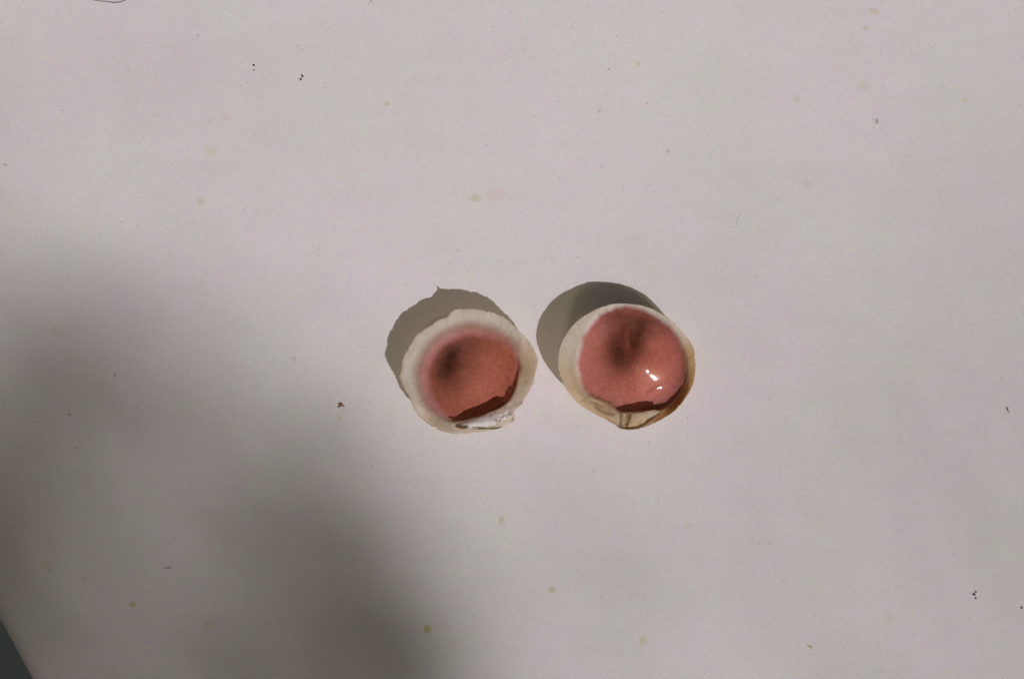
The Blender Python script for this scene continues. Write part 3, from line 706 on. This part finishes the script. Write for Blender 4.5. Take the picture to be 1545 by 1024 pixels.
# ------------------------------------------------------------------ added unseen leafy blocker towards the sun, shaped to shade the left of the table
DENS = [  # cover fitted to the wanted shade; sparse cells imitate vignetting at lower right
    [1, 0, 0, 0, 0, 0, 0, 0, 0, 0, 0, 0, 0, 0, 0, 0, 0, 0, 0, 0, 0, 0, 0, 0, 0, 0, 0, 0, 0, 0, 0, 0, 0, 1, 1, 1, 1, 1, 1, 1, 1, 1, 1, 1, 1, 2, 2, 2, 2, 3, 3, 3],
    [1, 0, 0, 0, 0, 0, 0, 0, 0, 0, 0, 0, 0, 0, 0, 0, 0, 0, 0, 0, 0, 0, 0, 0, 0, 0, 0, 0, 0, 0, 0, 0, 0, 1, 1, 1, 1, 1, 1, 1, 1, 1, 1, 1, 1, 1, 2, 2, 3, 3, 3, 3],
    [1, 1, 0, 0, 0, 0, 0, 0, 0, 0, 1, 1, 1, 0, 0, 0, 0, 0, 0, 0, 0, 0, 0, 0, 0, 0, 0, 0, 0, 0, 0, 0, 0, 1, 1, 1, 1, 1, 1, 1, 1, 1, 1, 1, 1, 2, 2, 2, 3, 3, 3, 3],
    [2, 1, 1, 0, 0, 0, 0, 0, 0, 0, 1, 1, 1, 1, 0, 0, 0, 0, 0, 0, 0, 0, 0, 0, 0, 0, 0, 0, 0, 0, 0, 0, 0, 1, 1, 1, 1, 1, 1, 1, 1, 1, 1, 1, 1, 2, 2, 2, 3, 3, 3, 3],
    [3, 2, 2, 0, 0, 0, 0, 0, 0, 1, 2, 2, 2, 1, 1, 1, 0, 0, 0, 0, 0, 1, 1, 1, 0, 0, 0, 0, 0, 0, 0, 0, 0, 1, 1, 1, 1, 1, 1, 1, 1, 1, 1, 1, 2, 2, 2, 3, 3, 3, 3, 3],
    [4, 4, 4, 3, 3, 2, 1, 1, 1, 2, 3, 3, 3, 2, 2, 1, 1, 0, 0, 0, 1, 1, 1, 1, 1, 0, 0, 0, 0, 0, 0, 0, 1, 1, 1, 1, 1, 2, 2, 2, 2, 2, 2, 2, 2, 2, 3, 3, 3, 4, 4, 4],
    [5, 5, 6, 6, 6, 5, 4, 3, 3, 4, 5, 5, 4, 3, 2, 2, 1, 1, 1, 1, 1, 1, 1, 1, 1, 1, 0, 0, 0, 0, 0, 0, 1, 1, 2, 2, 2, 2, 2, 2, 2, 2, 2, 3, 3, 3, 3, 4, 4, 4, 4, 4],
    [7, 7, 8, 9, 8, 7, 6, 6, 5, 5, 5, 5, 4, 4, 2, 2, 1, 1, 1, 1, 1, 1, 1, 1, 1, 1, 0, 0, 0, 0, 0, 1, 1, 2, 2, 2, 2, 2, 2, 2, 3, 3, 3, 3, 3, 4, 4, 4, 4, 4, 4, 4],
    [7, 8, 8, 9, 8, 7, 6, 5, 5, 4, 3, 3, 3, 3, 2, 1, 1, 1, 1, 1, 1, 1, 1, 1, 1, 1, 0, 0, 0, 0, 1, 1, 2, 2, 2, 2, 2, 2, 2, 3, 3, 4, 4, 4, 4, 4, 4, 5, 5, 5, 5, 5],
    [8, 8, 8, 8, 6, 4, 2, 1, 0, 0, 0, 0, 0, 0, 0, 0, 0, 0, 0, 0, 0, 0, 0, 1, 1, 0, 0, 0, 0, 0, 1, 1, 2, 2, 2, 2, 2, 2, 2, 3, 4, 4, 5, 5, 5, 5, 5, 5, 5, 5, 5, 5],
    [9, 8, 7, 6, 5, 2, 0, 0, 0, 0, 0, 0, 0, 0, 0, 0, 0, 0, 0, 0, 0, 0, 0, 0, 0, 0, 0, 0, 0, 0, 0, 1, 2, 2, 2, 2, 1, 2, 2, 3, 4, 5, 5, 6, 6, 6, 6, 6, 6, 6, 6, 6],
    [10, 9, 8, 7, 6, 3, 1, 0, 0, 0, 0, 0, 0, 0, 0, 0, 0, 0, 0, 0, 0, 0, 0, 0, 0, 0, 0, 0, 0, 0, 1, 2, 3, 3, 2, 2, 2, 2, 2, 3, 4, 5, 6, 6, 6, 6, 6, 6, 6, 6, 6, 6],
    [11, 11, 10, 11, 10, 7, 5, 0, 0, 0, 0, 5, 4, 0, 5, 6, 5, 3, 3, 4, 2, 1, 0, 0, 0, 1, 1, 0, 0, 0, 1, 3, 4, 4, 4, 3, 2, 2, 3, 4, 5, 5, 6, 6, 7, 7, 7, 7, 6, 6, 6, 6],
    [12, 12, 13, 13, 12, 11, 11, 9, 0, 0, 4, 9, 10, 5, 9, 15, 8, 5, 3, 5, 6, 3, 1, 0, 0, 1, 1, 1, 1, 1, 2, 3, 5, 5, 5, 4, 3, 3, 3, 4, 5, 6, 7, 7, 7, 7, 7, 7, 7, 7, 7, 7],
    [14, 14, 14, 12, 11, 13, 18, 21, 12, 0, 4, 9, 12, 6, 4, 6, 0, 0, 0, 0, 5, 4, 1, 0, 0, 1, 1, 1, 2, 2, 3, 3, 4, 5, 5, 5, 4, 4, 4, 5, 6, 7, 7, 7, 7, 7, 7, 7, 7, 7, 7, 7],
    [15, 15, 13, 12, 13, 21, 26, 27, 26, 17, 15, 15, 12, 7, 6, 0, 0, 0, 0, 0, 0, 4, 2, 2, 2, 1, 2, 2, 3, 3, 3, 4, 4, 5, 5, 5, 5, 5, 5, 6, 7, 8, 8, 8, 8, 8, 7, 7, 7, 7, 7, 7],
    [18, 17, 14, 14, 20, 29, 33, 32, 34, 38, 37, 36, 25, 17, 13, 0, 0, 0, 0, 0, 0, 2, 3, 4, 4, 3, 3, 4, 4, 4, 4, 4, 5, 5, 5, 5, 5, 5, 6, 7, 8, 8, 8, 8, 8, 8, 8, 8, 8, 8, 8, 8],
    [21, 20, 18, 18, 24, 34, 37, 35, 35, 40, 40, 40, 32, 20, 13, 9, 16, 12, 6, 7, 1, 0, 2, 4, 4, 4, 5, 5, 6, 6, 5, 4, 5, 5, 5, 5, 5, 6, 7, 8, 8, 8, 8, 8, 8, 8, 8, 8, 8, 8, 8, 8],
    [25, 24, 24, 22, 25, 32, 37, 37, 32, 33, 33, 32, 27, 15, 12, 16, 18, 14, 8, 10, 10, 0, 0, 0, 2, 5, 5, 4, 4, 5, 6, 5, 4, 4, 5, 5, 5, 6, 7, 8, 8, 9, 9, 9, 8, 8, 8, 8, 8, 8, 8, 8],
    [29, 29, 30, 30, 30, 31, 33, 33, 30, 27, 24, 22, 21, 14, 9, 18, 17, 11, 3, 4, 6, 4, 0, 0, 3, 5, 2, 0, 0, 2, 5, 5, 4, 5, 5, 5, 6, 7, 7, 8, 9, 9, 9, 9, 9, 9, 8, 8, 9, 9, 9, 9],
    [32, 33, 36, 39, 40, 37, 36, 35, 34, 29, 24, 21, 22, 25, 23, 29, 30, 18, 11, 11, 12, 16, 3, 0, 3, 4, 2, 0, 0, 0, 2, 5, 5, 6, 6, 6, 7, 8, 8, 8, 9, 10, 10, 10, 10, 9, 9, 9, 9, 9, 9, 9],
    [35, 36, 38, 40, 40, 40, 40, 39, 37, 33, 31, 26, 27, 32, 33, 38, 40, 40, 35, 31, 27, 22, 3, 0, 3, 5, 5, 2, 0, 0, 2, 5, 7, 7, 7, 7, 7, 8, 9, 9, 9, 10, 10, 10, 10, 10, 9, 9, 9, 9, 9, 9],
    [37, 38, 39, 40, 40, 40, 39, 38, 35, 29, 30, 29, 29, 28, 28, 32, 38, 40, 40, 38, 28, 15, 0, 0, 5, 8, 9, 7, 4, 3, 3, 5, 8, 8, 7, 7, 7, 8, 9, 9, 10, 10, 10, 10, 10, 10, 10, 10, 10, 10, 9, 9],
    [38, 39, 40, 40, 40, 40, 40, 37, 33, 25, 21, 27, 32, 28, 22, 24, 32, 34, 40, 39, 19, 5, 1, 4, 10, 14, 17, 12, 8, 4, 3, 5, 9, 10, 8, 7, 7, 7, 8, 9, 9, 10, 11, 11, 11, 11, 11, 10, 10, 10, 10, 10],
    [39, 39, 39, 40, 40, 40, 40, 36, 34, 27, 18, 24, 32, 32, 27, 24, 29, 33, 37, 38, 26, 21, 7, 0, 1, 7, 18, 19, 10, 4, 2, 4, 10, 11, 10, 8, 7, 7, 7, 8, 9, 10, 11, 11, 11, 11, 11, 11, 10, 10, 10, 10],
    [39, 39, 40, 40, 40, 40, 40, 40, 39, 29, 18, 22, 33, 33, 30, 30, 30, 37, 40, 40, 40, 39, 20, 3, 0, 1, 12, 22, 13, 7, 3, 6, 9, 11, 10, 8, 7, 6, 6, 7, 8, 9, 10, 11, 11, 11, 11, 11, 10, 10, 10, 10],
    [39, 40, 40, 40, 40, 40, 40, 40, 40, 31, 22, 22, 30, 32, 29, 33, 33, 40, 40, 40, 40, 40, 35, 17, 0, 0, 6, 20, 18, 12, 8, 7, 9, 10, 10, 8, 7, 6, 6, 7, 8, 9, 10, 10, 11, 11, 11, 11, 10, 10, 10, 10],
    [39, 40, 40, 40, 40, 40, 40, 40, 39, 30, 25, 29, 33, 33, 28, 33, 36, 40, 40, 40, 40, 40, 40, 37, 13, 0, 0, 11, 15, 15, 11, 7, 6, 8, 8, 8, 7, 7, 7, 7, 8, 9, 9, 10, 10, 11, 11, 10, 10, 10, 10, 10],
    [39, 39, 40, 40, 40, 40, 39, 38, 38, 30, 28, 34, 40, 36, 29, 33, 40, 40, 40, 40, 40, 40, 40, 40, 29, 0, 0, 2, 7, 12, 12, 7, 4, 4, 6, 8, 8, 9, 9, 9, 9, 9, 9, 10, 10, 10, 10, 10, 10, 10, 10, 10],
    [39, 39, 39, 40, 40, 40, 40, 39, 38, 34, 31, 35, 40, 40, 35, 35, 40, 40, 40, 40, 40, 40, 40, 40, 29, 4, 0, 0, 7, 12, 10, 6, 1, 1, 5, 8, 10, 11, 11, 10, 9, 9, 9, 10, 10, 10, 10, 10, 10, 10, 10, 10],
    [38, 38, 38, 39, 40, 40, 40, 36, 32, 28, 28, 33, 40, 40, 35, 33, 35, 40, 38, 40, 40, 40, 40, 37, 17, 0, 0, 0, 11, 13, 10, 5, 0, 0, 4, 9, 11, 12, 12, 11, 10, 10, 10, 10, 10, 10, 10, 10, 10, 10, 10, 10],
    [37, 37, 37, 37, 37, 37, 34, 29, 23, 21, 23, 28, 33, 33, 32, 32, 33, 35, 35, 34, 40, 40, 40, 32, 17, 0, 0, 3, 13, 14, 11, 6, 0, 1, 5, 9, 11, 12, 12, 11, 11, 10, 10, 10, 10, 10, 10, 10, 10, 10, 10, 10],
    [36, 36, 36, 36, 35, 34, 30, 25, 21, 19, 21, 25, 28, 29, 29, 30, 33, 34, 33, 30, 32, 40, 40, 32, 16, 0, 0, 9, 15, 15, 11, 5, 2, 2, 6, 9, 11, 12, 12, 11, 11, 10, 10, 10, 10, 10, 10, 10, 10, 10, 10, 10],
    [35, 35, 35, 34, 33, 32, 29, 26, 23, 21, 23, 25, 27, 28, 28, 30, 32, 32, 32, 31, 32, 33, 36, 32, 14, 6, 7, 10, 13, 13, 10, 7, 5, 5, 7, 9, 10, 11, 11, 11, 11, 10, 10, 10, 10, 10, 10, 10, 10, 10, 10, 10],
    [35, 35, 34, 33, 32, 31, 29, 27, 25, 24, 24, 25, 27, 28, 29, 30, 31, 31, 31, 31, 31, 31, 30, 26, 18, 12, 10, 11, 11, 11, 10, 8, 7, 7, 7, 9, 10, 10, 11, 11, 11, 10, 10, 10, 10, 10, 10, 10, 10, 10, 10, 10],
    [34, 34, 34, 33, 32, 30, 29, 27, 25, 25, 25, 26, 27, 28, 29, 30, 30, 31, 31, 31, 31, 30, 28, 24, 19, 14, 12, 11, 11, 11, 9, 8, 7, 7, 8, 9, 9, 10, 10, 10, 10, 10, 10, 10, 10, 10, 10, 10, 10, 10, 10, 10]]
DEPTH = 4.0
def sunpoint(px, py, d):
    x, y, _ = P(px, py)
    return Vector((x, y, 0)) + SUN*d

def build_blocker():
    root = bpy.data.objects.new('shade_blocker', None); root.location = sunpoint(300, 1500, DEPTH); C.objects.link(root)
    tag(root, 'added unseen leafy blocker overhead, shaped to cast the soft shade at left', 'blocker_branch')
    bpy.context.view_layer.update()
    V, F = [], []
    cs = 40
    e1 = SUN.cross(Vector((0, 0, 1))).normalized(); e2 = SUN.cross(e1).normalized()
    lw = 0.0030
    carry = [random.random() for _ in DENS[0]]
    for j, row in enumerate(DENS):
        for i, ch in enumerate(row):
            d = ch/40.0
            if d <= 0: continue
            for a in range(2):
                for b2 in range(2):
                    carry[i] += d
                    if carry[i] < random.uniform(.8, 1.2): continue
                    carry[i] -= 1.0
                    px = -240 + cs*(i + (a+.5)/2); py = -160 + cs*(j + (b2+.5)/2)
                    p = sunpoint(px, py, DEPTH + random.uniform(-.12, .12))
                    # 20 px cell = 3 mm across the sun's rays; one small leaflet of the added blocker fills it
                    q = [(-1.06, -1.06), (0, -1.12), (1.06, -1.06), (1.12, 0), (1.06, 1.06), (0, 1.12), (-1.06, 1.06), (-1.12, 0)]
                    n = len(V)
                    # corners of the cell as seen along the rays
                    for (u, v) in q:
                        c = sunpoint(px + u*10, py + v*10, 0) - sunpoint(px, py, 0)
                        V.append(p + c + SUN*random.uniform(-.001, .001))
                    F.append(tuple(range(n, n+8)))
    inv = root.matrix_world.inverted()
    fo = mesh_obj('blocker_leaves', [inv @ v for v in V], F, M_blocker_leaf, root, False); fo['kind'] = 'stuff'
    # added unseen limbs under the leaflets
    def limb(p0, p1, r0, r1, nm):
        n = 10; sides = 7; vv = []
        ax = (p1-p0).normalized(); s = ax.orthogonal().normalized(); t = ax.cross(s)
        for k in range(n+1):
            f = k/n; c = p0.lerp(p1, f) + s*.01*math.sin(f*5) + Vector((0, 0, -.02*f*(1-f)))
            r = r0*(1-f)+r1*f
            for q in range(sides):
                g = 2*math.pi*q/sides; vv.append(inv @ (c + s*r*math.cos(g) + t*r*math.sin(g)))
        ff = [(k*sides+q, k*sides+(q+1) % sides, (k+1)*sides+(q+1) % sides, (k+1)*sides+q) for k in range(n) for q in range(sides)]
        mesh_obj(nm, vv, ff, M_blocker_bark, root)
    start = sunpoint(-700, 1900, DEPTH)
    limb(start, sunpoint(250, 1150, DEPTH), .012, .004, 'blocker_branch')
    limb(sunpoint(100, 1270, DEPTH), sunpoint(-120, 800, DEPTH+.1), .004, .0015, 'blocker_twig')
    limb(sunpoint(180, 1210, DEPTH), sunpoint(520, 950, DEPTH-.1), .003, .0015, 'blocker_twig')
build_blocker()
